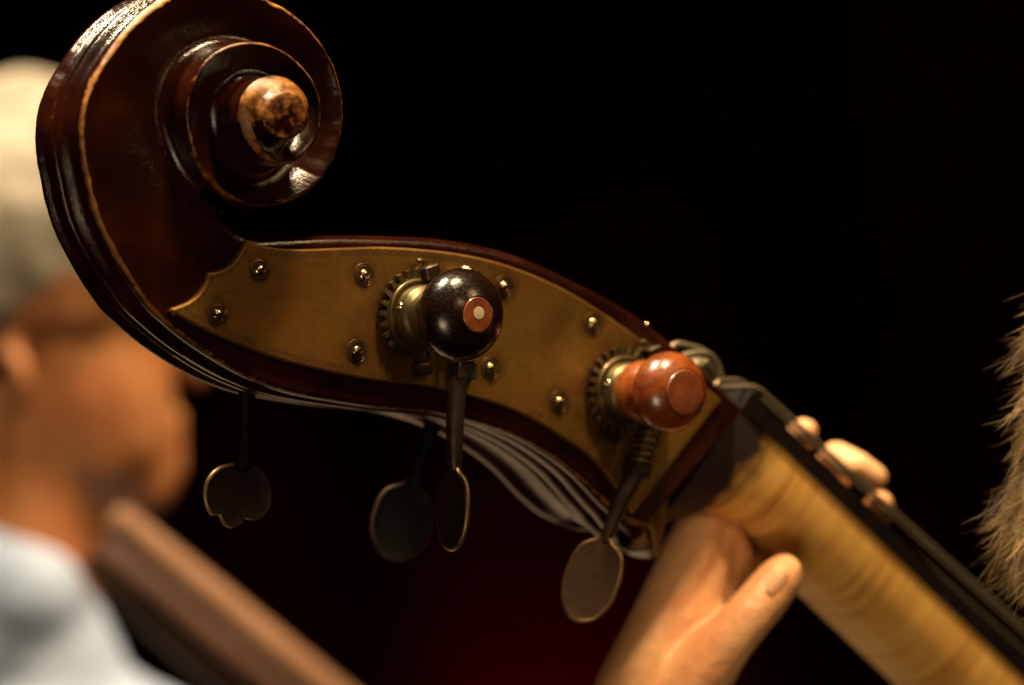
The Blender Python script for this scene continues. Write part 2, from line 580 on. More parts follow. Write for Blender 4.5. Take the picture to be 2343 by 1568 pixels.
# smooth cubic through (theta, r)
def pchip_like(xs, ys):
    xs, ys = np.asarray(xs), np.asarray(ys)
    m_ = np.gradient(ys, xs)
    def f(x):
        i = int(np.clip(np.searchsorted(xs, x) - 1, 0, len(xs) - 2))
        h = xs[i + 1] - xs[i]
        t = np.clip((x - xs[i]) / h, 0, 1)
        return ((2 * t**3 - 3 * t**2 + 1) * ys[i] + (t**3 - 2 * t**2 + t) * h * m_[i] + (-2 * t**3 + 3 * t**2) * ys[i + 1] + (t**3 - t**2) * h * m_[i + 1])
    return f
fr, fh = pchip_like(th, rr_), pchip_like(th, hh)
TH0 = -math.atan2(PL(310, 655).y - E.y, PL(310, 655).x - E.x)
while TH0 < th[0]:
    TH0 += 2 * math.pi
while TH0 > th[0] + 2 * math.pi:
    TH0 -= 2 * math.pi
TH1 = th[-1]

def rimpt(t, dr=0.0):
    r = fr(t) + dr
    return E.x + r * math.cos(-t), E.y + r * math.sin(-t)

def chamfer(t):
    k = (t - TH0) / (2 * math.pi)
    base = interp(k, [0, .12, .26, .36, .45, .55, .7, 1.0, 1.3, 1.6, 1.9, 2.08, 2.3, 2.5, 2.75, 2.95], [.9, 1.0, 1.5, 2.0, 1.2, .7, .7, .65, .8, .7, 1.2, 3.0, 4.6, 3.4, 1.4, .5])
    jit = 1.0 if k > 1.2 else 1 + .22 * math.sin(t * 23.0 + 2 * math.sin(t * 9)) * math.sin(t * 5.3) + .14 * math.sin(t * 61 + 3 * math.sin(t * 17))
    return min(base * jit * MM, .45 * fr(t))

def rimwear(t):
    k = (t - TH0) / (2 * math.pi)
    return interp(k, [0, .08, .16, .26, .40, .50, .6, .8, .95, 1.05, 1.2, 1.3, 1.45, 1.7, 1.9, 2.05, 2.2, 2.5, 2.7, 2.95],
                     [.75, .8, .85, 1.1, 1.1, .62, .52, .48, .62, .55, .45, .7, .62, .50, .55, .72, .86, .76, .55, .5])

PAIRS = [((1478, 1198), (1700, 935)), ((1441, 1185), (1646, 882)), ((1393, 1150), (1560, 805)), ((1319, 1080), (1479, 737)),
         ((1245, 1028), (1400, 687)), ((1171, 991), (1323, 647)), ((1085, 962), (1223, 600)), ((1000, 943), (1123, 567)),
         ((880, 932), (1000, 546)), ((762, 915), (880, 540)), ((668, 897), (760, 538)), ((586, 868), (650, 543)),
         ((520, 835), (590, 545)), ((459, 797), (552, 533)), ((425, 773), (530, 518)), ((385, 740), (512, 497)),
         ((348, 706), (500, 470)), ((310, 655), None)]
ri, ti = rimpt(TH0 + 2 * math.pi, 0.002)
NP = 130
Bl = [tuple(PL(*b))[:2] for b, t in PAIRS]
Bl[-1] = rimpt(TH0)
Tl = [tuple(PL(*t))[:2] if t else (ri, ti) for b, t in PAIRS]
Bc, Tc = catmull(Bl, NP), catmull(Tl, NP)

REYE = fr(TH1 - 1.2 * math.pi)
def dome(r):
    return fh(TH1) - 0.6 * MM + 0.9 * MM * (1 - min(1.0, r / REYE) ** 2)

def cross_spiral(t):
    c = chamfer(t)
    wr = rimwear(t)
    ro, ho = fr(t), fh(t)
    t2 = t + 2 * math.pi
    cs, sn = math.cos(-t), math.sin(-t)
    prof = [(ro, ho - c, .8 * wr), (ro - .45 * c, ho - .38 * c, wr), (ro - c, ho, .95 * wr)]
    if t2 < TH1:
        rin, hin = fr(t2), fh(t2)
        gap = ro - c - rin
        k = min(1.0, max(0.0, (t - TH0) / 1.0))
        kk = (t - TH0) / (2 * math.pi)
        dep = min(interp(kk, [0, .16, .5, .62, .75, 1.05, 1.3, 1.55, 1.8, 2.2], [0, 4, 4.5, 7, 10, 6, 5, 8, 9, 5]) * MM, 0.62 * gap)
        cc_ = interp(kk, [.45, .65, 1.0, 1.15, 1.4, 1.6], [0, 1, 1, .3, .3, 1])
        hf = ho - dep
        g = min(5.0 * MM, 0.35 * gap)
        c2 = chamfer(t2)
        prof.append((ro - c - min(.6 * MM, .1 * gap), ho - .1 * MM, .2 * wr))
        for q in np.linspace(0.08, 1, 12):
            prof.append((ro - c + (rin + g - ro + c) * q, ho + (hf - ho) * ((1 - cc_) * q ** 1.25 + cc_ * (1 - (1 - q) ** 2)), 0.0))
        top = hin - c2
        gg = min(g, max(0.0002, top - hf))
        for ph in (22, 45, 68, 90):
            prof.append((rin + g * (1 - math.sin(R(ph))), hf + gg * (1 - math.cos(R(ph))), 0.0))
        prof.append((rin, max(top * .5 + (hf + gg) * .5, hf), 0.05))
        prof.append((rin, top, .4))
    else:
        f = t2 - TH1                                   # angle past the end of the rim
        rg = max(.001, fr(TH1) * (1 - f / 7.0))
        G = 1.5 * MM * max(0.0, 1 - f / 1.5) ** 1.2
        r0 = ro - c
        for q in np.linspace(0.06, 1, 19):
            r = r0 * (1 - q) + .0002 * q
            w1 = .0022
            h = dome(r) * min(1, q * 4) + (ho - .1 * MM) * max(0, 1 - q * 4) - G * math.exp(-((r - rg - w1 * .6) / w1) ** 2)
            prof.append((r, h, .42 * wr * math.exp(-q * 3) + (.60 if r < rg else .42)))
    return [(E.x + r * cs, E.y + r * sn, h, wv) for r, h, wv in prof]

def cross_peg(b, t, wr=1.0):
    b, t = np.array(b), np.array(t)
    d = (t - b)
    L = np.linalg.norm(d)
    e = d / L
    c = 1.0 * MM
    pts = [(b, -c, .9 * wr), (b + e * c * .45, -.38 * c, .9 * wr), (b + e * c, 0, .6 * wr), (b + e * c * 1.6, 0, .1)]
    for q in np.linspace(0.08, 1, 12):
        pts.append((b + e * (c + (L - 4 * MM - c) * q), 0.0, 0.0))
    for i, ph in enumerate((22, 45, 68, 90)):
        pts.append((t - e * (3.2 * MM * (1 - math.sin(R(ph)))) , -3.2 * MM * (1 - math.cos(R(ph))), .12))
    pts.append((t, -4 * MM, .1))
    pts.append((t, -5 * MM, .05))
    return [(p[0], p[1], h, wv) for p, h, wv in pts]

rows = [cross_peg(Bc[i], Tc[i], interp(i / NP, [0, .5, .68, .78, 1], [.42, .45, .5, .8, .85])) for i in range(NP - 1)]
dth = 0.022
ts = np.append(np.arange(TH0, TH1 - 0.01, dth), TH1)
rows += [cross_spiral(t) for t in ts]

wood = MB()
wear = []
def wgrid(rows4, **k):
    r3 = [[(p[0], p[1], p[2]) for p in r] for r in rows4]
    ids = wood.grid(r3, **k)
    for r in rows4:
        wear.extend(p[3] for p in r)
    return ids
wgrid(rows)
# far side: the same surface mirrored in the mid plane
far = [[(p[0], p[1], 2 * hmid(p[0]) * MM - p[2], p[3] * .6) for p in r] for r in rows]
wgrid(far, flip=True)

# --- fluted back, swept round the outer turn and under the scroll
half = [(0, 0), (.025, .7), (.055, .9), (.08, .2), (.105, -1.0), (.16, -2.6), (.23, -3.3), (.30, -2.6), (.355, -.8), (.385, .8), (.41, 1.5), (.435, 1.1), (.452, .2), (.475, .5), (.5, .8)]
ridged = [(0, 0), (.03, .9), (.06, .9), (.09, -.3), (.105, -1.0), (.125, -.2), (.17, .9), (.215, .9), (.25, -.2), (.268, -1.2), (.29, -.3), (.34, 1.2), (.39, 1.3), (.43, .2), (.452, -.9), (.49, .4)]
half = half[:8] + [(.328, -1.8)] + half[8:]
prof = half + [(1 - t, o) for t, o in reversed(half[:-1])]
farf = [(.53, 1.3), (.575, .6), (.61, -1.4), (.66, -2.4), (.74, -3.4), (.80, -3.6), (.86, -2.2), (.90, -.4), (.93, .6), (.96, .9), (.975, .6), (.985, .4), (.99, .3), (.995, .15), (1, 0)]
profr = ridged + farf
assert len(profr) == len(prof)
spine = [(Bc[i][0], Bc[i][1], -1.0 * MM) for i in range(NP - 1)]
for t in np.arange(TH0, TH0 + 2 * math.pi + 0.5, dth):
    x, y = rimpt(t)
    spine.append((x, y, fh(t) - chamfer(t)))
spine = np.array(spine)
tan = np.gradient(spine[:, :2], axis=0)
tan /= np.linalg.norm(tan, axis=1)[:, None]
outw = np.stack([-tan[:, 1], tan[:, 0]], 1)       # provisional side
cen = spine[:, :2]
# outward must point away from the scroll eye on the spiral
probe = NP + 40
if np.dot(outw[probe], cen[probe] - np.array((E.x, E.y))) < 0:
    outw = -outw

BUMPX = [0, .03, .12, .2, .35, .43, .5, .6, .8, 1.0]
BUMPY = [0, .30, .95, 1.0, 1.0, .8, .45, .25, .30, .12]
def chin(i, t):
    if i > 40:
        return 0.0
    px = i / 40.0
    amp = interp(px, [0, .12, .3, .55, 1.0], [11.5, 7.0, 3.2, 1.0, 0.0]) * MM
    return amp * interp(t, BUMPX, BUMPY)

brow = []
def backrow(i, along=0.0, oscale=1.0, inward=0.0):
    x, y, hn = spine[i]
    hf = 2 * hmid(x) * MM - hn
    k = (hn - hf) / (55 * MM)
    k = 0.75 + 0.25 * k
    # groove fades out where the scroll tucks under itself
    row = []
    bl = interp(i / NP, [.30, .52], [0, 1])
    for (t, o), (t_r, o_r) in zip(prof, profr):
        t, o = t * bl + t_r * (1 - bl), o * bl + o_r * (1 - bl)
        off = o * MM * k * oscale + chin(i, t)
        ex = along * (interp(t, BUMPX, BUMPY) + .12)
        px = x + outw[i][0] * (off - inward) - tan[i][0] * ex
        py = y + outw[i][1] * (off - inward) - tan[i][1] * ex
        wv = .75 if t in (0, 1) else (.28 if (0.02 < t < .07 or .38 < t < .44 or .56 < t < .62 or .93 < t < .98) else 0.0)
        row.append((px, py, hn + (hf - hn) * t, wv))
    return row
for al, os_, inw in ((15, 0, 30), (16.5, 0, 9), (16.8, 0, 3.5), (16.2, 0, .6), (14.8, 0, -.9), (13.2, 0, -.7), (11.5, .15, 1.0), (9, .5, 1.2), (6, .9, .5), (3, 1.0, 0)):
    brow.append(backrow(0, al * MM, os_, inw * MM))
for i in range(len(spine)):
    brow.append(backrow(i))
wgrid(brow)

# --- top of the pegbox: rounded walls and the string cavity between them
trow = []
for i in range(NP - 1):
    x, y = Tc[i]
    d = np.array(Bc[i]) - np.array(Tc[i])
    d /= np.linalg.norm(d)
    hn = -5 * MM
    hf = 2 * hmid(x) * MM + 5 * MM
    s = i / NP
    cav = interp(s, [0, .03, .08, .55, .66], [0, .0, 26, 24, 0]) * MM
    wl = 6 * MM
    pts = [(0, hn), (0, hn - wl * .8), (1.2 * MM if cav else 0, hn - wl), (cav, hn - wl - 1 * MM), (cav, hf + wl + 1 * MM), (1.2 * MM if cav else 0, hf + wl), (0, hf + wl * .8), (0, hf)]
    trow.append([(x + d[0] * c, y + d[1] * c, h, 0.05) for c, h in pts])
wgrid(trow)
wood.att["wear"] = wear
scroll = wood.build("scroll_and_pegbox", "wood", bass, smooth=50,
                    props={"label": "carved dark red-brown scroll and pegbox with worn golden edges"})

# ------------------------------------------------------------------ brass gear plate
PLATE = [(565, 551), (600, 561), (640, 568), (700, 570), (780, 567), (870, 565), (960, 570), (1040, 579), (1120, 595), (1200, 621), (1290, 661), (1370, 709), (1450, 764),
         (1530, 822), (1590, 866), (1651, 916)]
PR = [(1651, 916), (1448, 1177)]
PBOT = [(1448, 1177), (1405, 1108), (1352, 1046), (1282, 998), (1208, 954), (1134, 924), (1064, 905), (1026, 895), (960, 881), (867, 872), (756, 852), (644, 824), (533, 783), (459, 749), (391, 713)]
PSC1 = [(391, 713), (397, 705), (420, 697), (444, 683), (463, 662), (474, 640), (477, 625)]
PSC2 = [(477, 625), (495, 622), (516, 614), (537, 598), (553, 573), (565, 551)]
TP = 2.4
def pl2(px, py, h=TP):
    p = PL(px, py, h)
    return (p.x, p.y)
def edge(pts, n):
    return [tuple(q) for q in catmull([pl2(*p) for p in pts], n)]
top_e, bot_e, sc1_e, sc2_e = edge(PLATE, 70), edge(PBOT, 70), edge(PSC1, 16), edge(PSC2, 16)
right_e = edge(PR, 12)
ring = top_e[:-1] + right_e[:-1] + bot_e[:-1] + sc1_e[:-1] + sc2_e[:-1]
ringv = np.array(ring)
tg = np.roll(ringv, -1, 0) - np.roll(ringv, 1, 0)
tg /= np.linalg.norm(tg, axis=1)[:, None]
nin = np.stack([tg[:, 1], -tg[:, 0]], 1)
area2 = np.sum(ringv[:, 0] * np.roll(ringv[:, 1], -1) - np.roll(ringv[:, 0], -1) * ringv[:, 1])
if area2 > 0:
    nin = -nin
mb = MB()
lv = [(0, 0.02), (0, TP - .9), (.25, TP - .35), (.9, TP)]
ids = []
for ins, z in lv:
    ids.append([mb.vert((p[0] + q[0] * ins * MM, p[1] + q[1] * ins * MM, z * MM)) for p, q in zip(ringv, nin)])
n = len(ring)
for a in range(3):
    for i in range(n):
        mb.face((ids[a][i], ids[a][(i + 1) % n], ids[a + 1][(i + 1) % n], ids[a + 1][i]))
me_face = ids[-1]
from mathutils.geometry import tessellate_polygon
for tri in tessellate_polygon([[Vector((*(mb.v[i][:2]), 0)) for i in me_face]]):
    mb.face([me_face[k] for k in tri])
plate = mb.build("gear_plate", "brass", bass, smooth=20, props={"label": "tarnished brass plate with scalloped end and engraved border"})

# engraved fan border
eng = MB()
ZE = (TP + 0.03) * MM
def stroke(pts, wd):
    pts = [np.array(p) for p in pts]
    lo, hi = [], []
    for i, p in enumerate(pts):
        t = pts[min(i + 1, len(pts) - 1)] - pts[max(i - 1, 0)]
        t = t / np.linalg.norm(t)
        nn = np.array((-t[1], t[0])) * wd
        lo.append((*(p - nn), ZE)); hi.append((*(p + nn), ZE))
    eng.grid([lo, hi])
def fans(path, inset, pitch, size, start=0.0, end=1.0, skip=0.0, fade=None):
    P_ = np.array(path)
    seg = np.linalg.norm(np.diff(P_, axis=0), axis=1)
    s = np.concatenate([[0], np.cumsum(seg)])
    k = s[-1] * start
    while k < s[-1] * end:
        x = np.interp(k, s, P_[:, 0]); y = np.interp(k, s, P_[:, 1])
        x2 = np.interp(k + 1e-3, s, P_[:, 0]); y2 = np.interp(k + 1e-3, s, P_[:, 1])
        k += pitch
        if random.random() < (skip if fade is None or x < fade else .8):
            continue
        t = np.array((x2 - x, y2 - y))
        L = np.linalg.norm(t)
        if L < 1e-9:
            continue
        t /= L
        nn = np.array((t[1], -t[0]))
        # towards the plate's inside
        c = np.array((x, y)) + nn * inset
        stroke([c + t * size * math.cos(a) - nn * size * 1.15 * math.sin(a) + nn * size for a in np.linspace(0, math.pi, 7)], 0.00017)
        for a in (50, 90, 130):
            stroke([c + nn * size, c + nn * size + (t * math.cos(R(a)) - nn * math.sin(R(a))) * size * .8], 0.00012)
def dirfix(path):
    p = np.array(path)
    t = p[2] - p[1]
    nn = np.array((t[1], -t[0]))
    c = np.array(pl2(900, 720))
    mid = p[len(p) // 2]
    t = p[len(p) // 2 + 1] - mid
    nn = np.array((t[1], -t[0]))
    return path if np.dot(nn, c - mid) > 0 else list(reversed(path))
fans(dirfix(top_e), 1.5 * MM, 4.1 * MM, 2.0 * MM, .03, .97, .04, PL(1090, 600).x)
fans(dirfix(bot_e), 1.8 * MM, 4.2 * MM, 2.0 * MM, .03, .97, .12, PL(800, 860).x)
fans(dirfix(sc1_e), 1.3 * MM, 2.9 * MM, 1.25 * MM, .05, .95, .05)
fans(dirfix(sc2_e), 1.3 * MM, 2.9 * MM, 1.25 * MM, .05, .95, .05)
fans(dirfix(right_e), 1.4 * MM, 4.1 * MM, 1.6 * MM, .05, .95, .1)
eng.build("engraved_border", "engrave", plate, props={"kind": "stuff"})

# --- screws
def screw(px, py, ang, ringdark=True):
    p = PL(px, py, TP)
    mb = MB()
    c = Vector((p.x, p.y, TP * MM))
    pr = [(5.0, .02), (4.85, .16), (4.6, .22), (4.35, .04), (4.1, .04), (3.9, .16), (3.65, .20), (3.45, .02), (3.2, .02), (2.2, .02)]
    lathe(mb, c, (0, 0, 1), [(r * MM, z * MM) for r, z in pr], 36, 0, cap_end=False)
    hd = [(2.45, -.1), (2.45, .5), (2.3, .95), (1.9, 1.35), (1.3, 1.6), (.6, 1.72), (.05, 1.75)]
    # domed head cut by a slot: two half domes
    ca, sa = math.cos(ang), math.sin(ang)
    for sgn in (-1, 1):
        rows = []
        for r, z in hd:
            row = []
            half_slot = .46
            for k in range(17):
                a = math.pi * k / 16
                x = r * math.cos(a)
                y = max(r * math.sin(a), half_slot if r > half_slot else half_slot)
                x = x if abs(x) <= r else r
                X, Y = x * sgn, y * sgn
                row.append(c + Vector((X * ca - Y * sa, X * sa + Y * ca, z)) * MM if False else Vector((c.x + (X * ca - Y * sa) * MM, c.y + (X * sa + Y * ca) * MM, c.z + z * MM)))
            rows.append(row)
        mb.grid(rows, 1)
        lo = [Vector((r[0].x, r[0].y, r[0].z)) for r in rows] + [Vector((r[-1].x, r[-1].y, r[-1].z)) for r in reversed(rows)]
        mb.face([mb.vert(q) for q in lo], 1)
    lathe(mb, c, (0, 0, 1), [(2.4 * MM, .0), (2.2 * MM, .75 * MM), (.05 * MM, .85 * MM)], 24, 2)
    return mb.build("screw", ["recess", "screw", "olddark"], plate, smooth=35)
for (x, y, a) in ((593, 618, .9), (497, 720, .1), (832, 630, 1.1), (816, 805, .5), (1152, 657, .3), (1121, 843, .2), (1356, 741, 1.2), (1278, 920, .15)):
    screw(x, y, a)

# ------------------------------------------------------------------ tuning machines
def toothed(mb, c, r0, r1, z0, z1, n, m=0):
    pts = []
    for k in range(n):
        a0 = 2 * math.pi * k / n
        p = 2 * math.pi / n
        for f, r in ((0, r0), (.14, r1), (.50, r1), (.64, r0)):
            pts.append((math.cos(a0 + p * f) * r, math.sin(a0 + p * f) * r))
    rows = [[Vector((c.x + x, c.y + y, c.z + z)) for x, y in pts] for z in (z0, z1)]
    ids = mb.grid(rows, m, close_v=True)
    mb.face(ids[1], m)
    mb.face(list(reversed(ids[0])), m)

def machine(px, py, worm_a, worm_b, knob, key_pts, key_fn, ear_px, foot_px, mount_px, label):
    p = PL(px, py, 3.0)
    c = Vector((p.x, p.y, 0))
    mb = MB()
    toothed(mb, c, 15.6 * MM, 18.9 * MM, (TP + .8) * MM, (TP + 3.6) * MM, 25)
    root = mb.build("tuning_machine", "gear", bass, smooth=30, props={"label": label})
    # flange and drum
    mb = MB()
    lathe(mb, c, (0, 0, 1), [(15.2 * MM, (TP + 3.62) * MM), (15.2 * MM, 6.4 * MM), (14.9 * MM, 6.9 * MM), (14.2 * MM, 7.1 * MM), (13.2 * MM, 6.6 * MM), (12.6 * MM, 6.5 * MM),
                             (12.4 * MM, 7.0 * MM), (12.4 * MM, 11.5 * MM), (12.0 * MM, 12.5 * MM), (10.8 * MM, 13.4 * MM), (10.2 * MM, 14.8 * MM), (10.0 * MM, 18 * MM)], 64, 0)
    mb.build("collar", "gear", root, smooth=35)
    # small grub screw on the collar
    mb = MB()
    lathe(mb, c + Vector((-10.6, 3.4, 9.2)) * MM, (-.92, .3, .3), [(1.5 * MM, 0), (1.5 * MM, 1.7 * MM), (1.1 * MM, 2.1 * MM), (.5 * MM, 1.9 * MM)], 16)
    mb.build("grub_screw", "screw", root)
    if knob == 'black':
        mb = MB()
        pr = [(9.6, 14.5), (9.3, 16.5), (9.0, 18.5), (9.3, 20.5), (10.6, 22.3), (11.2, 23.2), (11.0, 24.0)]
        for k in range(0, 19):
            a = R(-62 + k * (62 + 66) / 18)
            pr.append((18.7 * math.cos(a), 36.2 + 13.2 * math.sin(a)))
        pr += [(7.3, 48.1), (7.0, 47.6)]
        lathe(mb, c, (0, 0, 1), [(r * MM, z * MM) for r, z in pr], 64)
        kn = mb.build("knob", "blackknob", root)
        mb = MB()
        lathe(mb, c, (0, 0, 1), [(7.05 * MM, 47.2 * MM), (7.05 * MM, 48.2 * MM), (6.7 * MM, 48.55 * MM), (2.7 * MM, 48.75 * MM)], 48)
        mb.build("end_cap", "redcap", root)
        mb = MB()
        lathe(mb, c + Vector((.1, .6, 0)) * MM, (0, 0, 1), [(2.55 * MM, 48.4 * MM), (2.55 * MM, 48.9 * MM), (2.2 * MM, 48.98 * MM)], 32)
        mb.build("inlay_dot", "ivory", root)
    else:
        mb = MB()
        pr = [(11.4, 13.6), (12.0, 14.4), (12.0, 15.5), (11.3, 16.0), (12.6, 17.0), (13.4, 19.0), (13.5, 21.5), (13.1, 24.5), (12.3, 26.8), (11.9, 28.0)]
        for k in range(0, 19):
            a = R(-46 + k * (46 + 52) / 18)
            pr.append((17.1 * math.cos(a), 37.0 + 12.8 * math.sin(a)))
        pr += [(10.2, 47.3), (9.95, 46.6), (9.7, 46.6)]
        lathe(mb, c, (0, 0, 1), [(r * MM, z * MM) for r, z in pr], 64)
        mb.build("knob", "redknob", root)
        mb = MB()
        lathe(mb, c, (0, 0, 1), [(9.75 * MM, 46.2 * MM), (9.75 * MM, 47.4 * MM), (9.3 * MM, 48.1 * MM), (8.3 * MM, 48.35 * MM), (6.0 * MM, 48.3 * MM), (1 * MM, 48.2 * MM)], 48)
        mb.build("end_cap", "redcap", root)
    # worm with its thread
    a, b = PL(*worm_a), PL(*worm_b)
    ax = (b - a).normalized()
    L = (b - a).length
    mb = MB()
    x = Vector((0, 0, 1)).cross(ax).normalized()
    y = ax.cross(x)
    turns = L / (3.2 * MM)
    rows = []
    nz, ns = int(turns * 10), 20
    for i in range(nz + 1):
        s = L * i / nz
        row = []
        for k in range(ns):
            ang = 2 * math.pi * k / ns
            ph = (s / (3.2 * MM) - k / ns) % 1.0
            r = (4.3 + 1.9 * max(0, min(1, 1.6 - abs(ph - .5) * 5))) * MM
            row.append(a + ax * s + (x * math.cos(ang) + y * math.sin(ang)) * r)
        rows.append(row)
    ids = mb.grid(rows, 0, close_v=True)
    mb.face(ids[-1]); mb.face(list(reversed(ids[0])))
    mb.build("worm", "gear", root, smooth=50)
    # bracket: bearing blocks at both ends of the worm and a base strip
    for q, sz in ((a - ax * 0.5 * MM, 2.2), (b + ax * 2.0 * MM, 3.4)):
        mb = MB()
        zc = q.z
        box(mb, Vector((q.x, q.y, (TP * MM + zc + 4.5 * MM) / 2)), x * 4.6 * MM, ax * sz * MM, Vector((0, 0, 1)) * ((zc + 4.5 * MM - TP * MM) / 2), 0, .12)
        mb.build("bracket", "iron", root, smooth=30)
    mb = MB()
    lathe(mb, a - ax * 2.4 * MM, -ax, [(2.9 * MM, -1 * MM), (2.9 * MM, .9 * MM), (2.3 * MM, 1.8 * MM), (1.0 * MM, 2.3 * MM)], 24)
    mb.build("worm_cap", "screw", root)
    # ear and foot of the wheel's retaining strap
    mb = MB()
    e = PL(*ear_px, TP + 3)
    pts = [e + Vector((math.cos(t), math.sin(t), 0)) * 2.1 * MM for t in np.linspace(-2.6, 2.2, 14)]
    tube(mb, pts, 1.0 * MM, 10)
    f = PL(*foot_px, TP)
    mb.build("strap_ear", "gear", root)
    mb = MB()
    l_ = PL(ear_px[0] + 20, ear_px[1] + 16, TP + 4)
    box(mb, l_, Vector((3.4, 1.0, 0)) * MM, Vector((-.8, 2.8, 0)) * MM, Vector((0, 0, 3.6 * MM)), 0, .15)
    mb.build("strap_lug", "iron", root, smooth=30)
    mb = MB()
    d1 = (f - c).normalized()
    d1.z = 0
    d2 = Vector((-d1.y, d1.x, 0))
    box(mb, Vector((f.x, f.y, (TP + 1.6) * MM)), d2 * 4.6 * MM, d1 * 2.6 * MM, Vector((0, 0, 1.6 * MM)), 0, .25)
    mb.build("strap_foot", "iron", root, smooth=30)
    # key shaft
    mb = MB()
    pts = [b + ax * 3 * MM] + [PL(*k[:3]) for k in key_pts]
    rad = [5.0 * MM] + [k[3] * MM for k in key_pts]
    cm = catmull([(*p_, r_) for p_, r_ in zip([tuple(v) for v in pts], rad)], 36)
    tube(mb, [Vector(q[:3]) for q in cm], [q[3] for q in cm], 20)
    mb.build("key_shaft", "iron", root)
    key_fn(root)
    return root

def paddle(root, base, tip, halfw, roll, outline, thick=1.3, mats=("paddle", "rim"), name="thumb_plate"):
    """flat finger plate from base to tip; outline: (fraction along, half width factor); roll turns it about its axis"""
    a, b = PL(*base), PL(*tip)
    ax = (b - a)
    L = ax.length
    ax.normalize()
    # plate normal before roll: local +z made perpendicular, facing the viewer
    view = (MC.inverted() @ CAM - (a + b) / 2).normalized()
    nz = (view - ax * view.dot(ax)).normalized()
    nz = Matrix.Rotation(roll, 3, ax) @ nz
    sd = ax.cross(nz)
    mb = MB()
    fr_ = [(t, w_) for t, w_ in outline]
    pts = [(t, w_) for t, w_ in fr_] + [(t, -w_) for t, w_ in reversed(fr_[1:-1])]
    pts = catmull(pts, 96, closed=True)
    cx, cy = .52, 0.0
    def ring(scale, z):
        return [a + ax * L * (cx + (t - cx) * (1 - (1 - scale) * .8)) + sd * halfw * MM * w_ * scale + nz * z * MM for t, w_ in pts]
    back = ring(.93, -thick)
    rows = [ring(.90, -thick), ring(.985, -thick * .5), ring(1.0, 0), ring(.985, thick * .55), ring(.95, thick * .9), ring(.90, thick)]
    ids = mb.grid(rows, 1, close_v=True)
    mb.face(list(reversed(ids[0])), 0)
    # dished face
    rows = [ring(.90, thick), ring(.86, thick * .92), ring(.7, thick * .72), ring(.4, thick * .6), ring(.1, thick * .55)]
    ids2 = mb.grid(rows, 0, close_v=True)
    mb.face(ids2[-1], 0)
    return mb.build(name, list(mats), root, smooth=60)

SPAT = [(-.02, .0), (.0, .13), (.07, .17), (.13, .34), (.18, .62), (.25, .82), (.36, .95), (.5, 1.0), (.64, .99), (.77, .90), (.88, .71), (.95, .49), (.985, .26), (1.0, 0)]
def key_a(root):
    paddle(root, (1042, 1052, 8), (1032, 1262, 8), 11.8, R(57), SPAT)
def key_b(root):
    paddle(root, (1392, 1208, 8), (1322, 1424, 8), 12.2, R(12), SPAT)

machine(950, 722, (1066, 634, 8), (1058, 838, 8), 'black', [(1046, 890, 8, 3.9), (1041, 960, 8, 3.8), (1040, 1040, 8, 3.3), (1041, 1075, 8, 2.2)], key_a,
        (962, 608), (958, 846), None, "tuning machine with a blackened knob, red end cap and ivory dot")
machine(1419, 895, (1520, 905, 8), (1462, 1062, 8), 'red', [(1440, 1110, 8, 4.0), (1415, 1160, 8, 3.6), (1395, 1210, 8, 3.0), (1385, 1240, 8, 2.2)], key_b,
        (1472, 793), (1390, 996), None, "tuning machine with an orange turned wooden knob")

# the two machines of the far cheek: shafts and finger plates hanging below
def far_key(shaft, label):
    mb = MB()
    pts = [tuple(PL(*k[:3])) + (k[3] * MM,) for k in shaft]
    cm = catmull(pts, 24)
    tube(mb, [Vector(q[:3]) for q in cm], [q[3] for q in cm], 18)
    return mb.build("tuning_key", "olddark", bass, props={"label": label})
HC = -44
k1 = far_key([(566, 860, HC, 3.6), (564, 930, HC, 3.4), (562, 1010, HC, 3.4), (560, 1022, HC, 3.8), (556, 1050, HC, 4.6), (552, 1066, HC, 4.4), (548, 1078, HC, 2.5)], "dark key shaft with scalloped finger plate")
OUT = [(548, 1058), (585, 1065), (610, 1090), (621, 1128), (615, 1163), (596, 1186), (572, 1190), (556, 1186), (553, 1197), (532, 1208), (512, 1202), (502, 1187), (498, 1179), (482, 1178), (468, 1158), (464, 1125), (474, 1092), (502, 1067)]
mb = MB()
poly = [PL(x, y, HC) for x, y in OUT]
cm = catmull([tuple(p) for p in poly], 108, closed=True)
cc = PL(543, 1128, HC)
tilt = Vector((0.0, 0.0, 1.0))
def cring(s, z):
    return [cc + (Vector(q) - cc) * s + Vector((-.25, 0, 1)).normalized() * z * MM for q in cm]
rows = [cring(.92, -1.4), cring(.985, -.7), cring(1.0, 0), cring(.985, .75), cring(.95, 1.25), cring(.91, 1.4)]
ids = mb.grid(rows, 1, close_v=True)
mb.face(list(reversed(ids[0])), 0)
ids2 = mb.grid([cring(.91, 1.4), cring(.87, 1.15), cring(.6, .8), cring(.15, .7)], 0, close_v=True)
mb.face(ids2[-1], 0)
mb.build("thumb_plate", ["bronzedark", "rim"], k1, smooth=60)
HD = -54
k2 = far_key([(1000, 930, HD, 3.8), (985, 985, HD, 3.7), (968, 1040, HD, 3.6), (950, 1092, HD, 3.3), (944, 1112, HD, 2.4)], "black key shaft with round blackened finger plate")
paddle(k2, (945, 1085, HD), (900, 1284, HD), 13.6, R(-8), SPAT, 1.5, ("olddark", "paddle"))

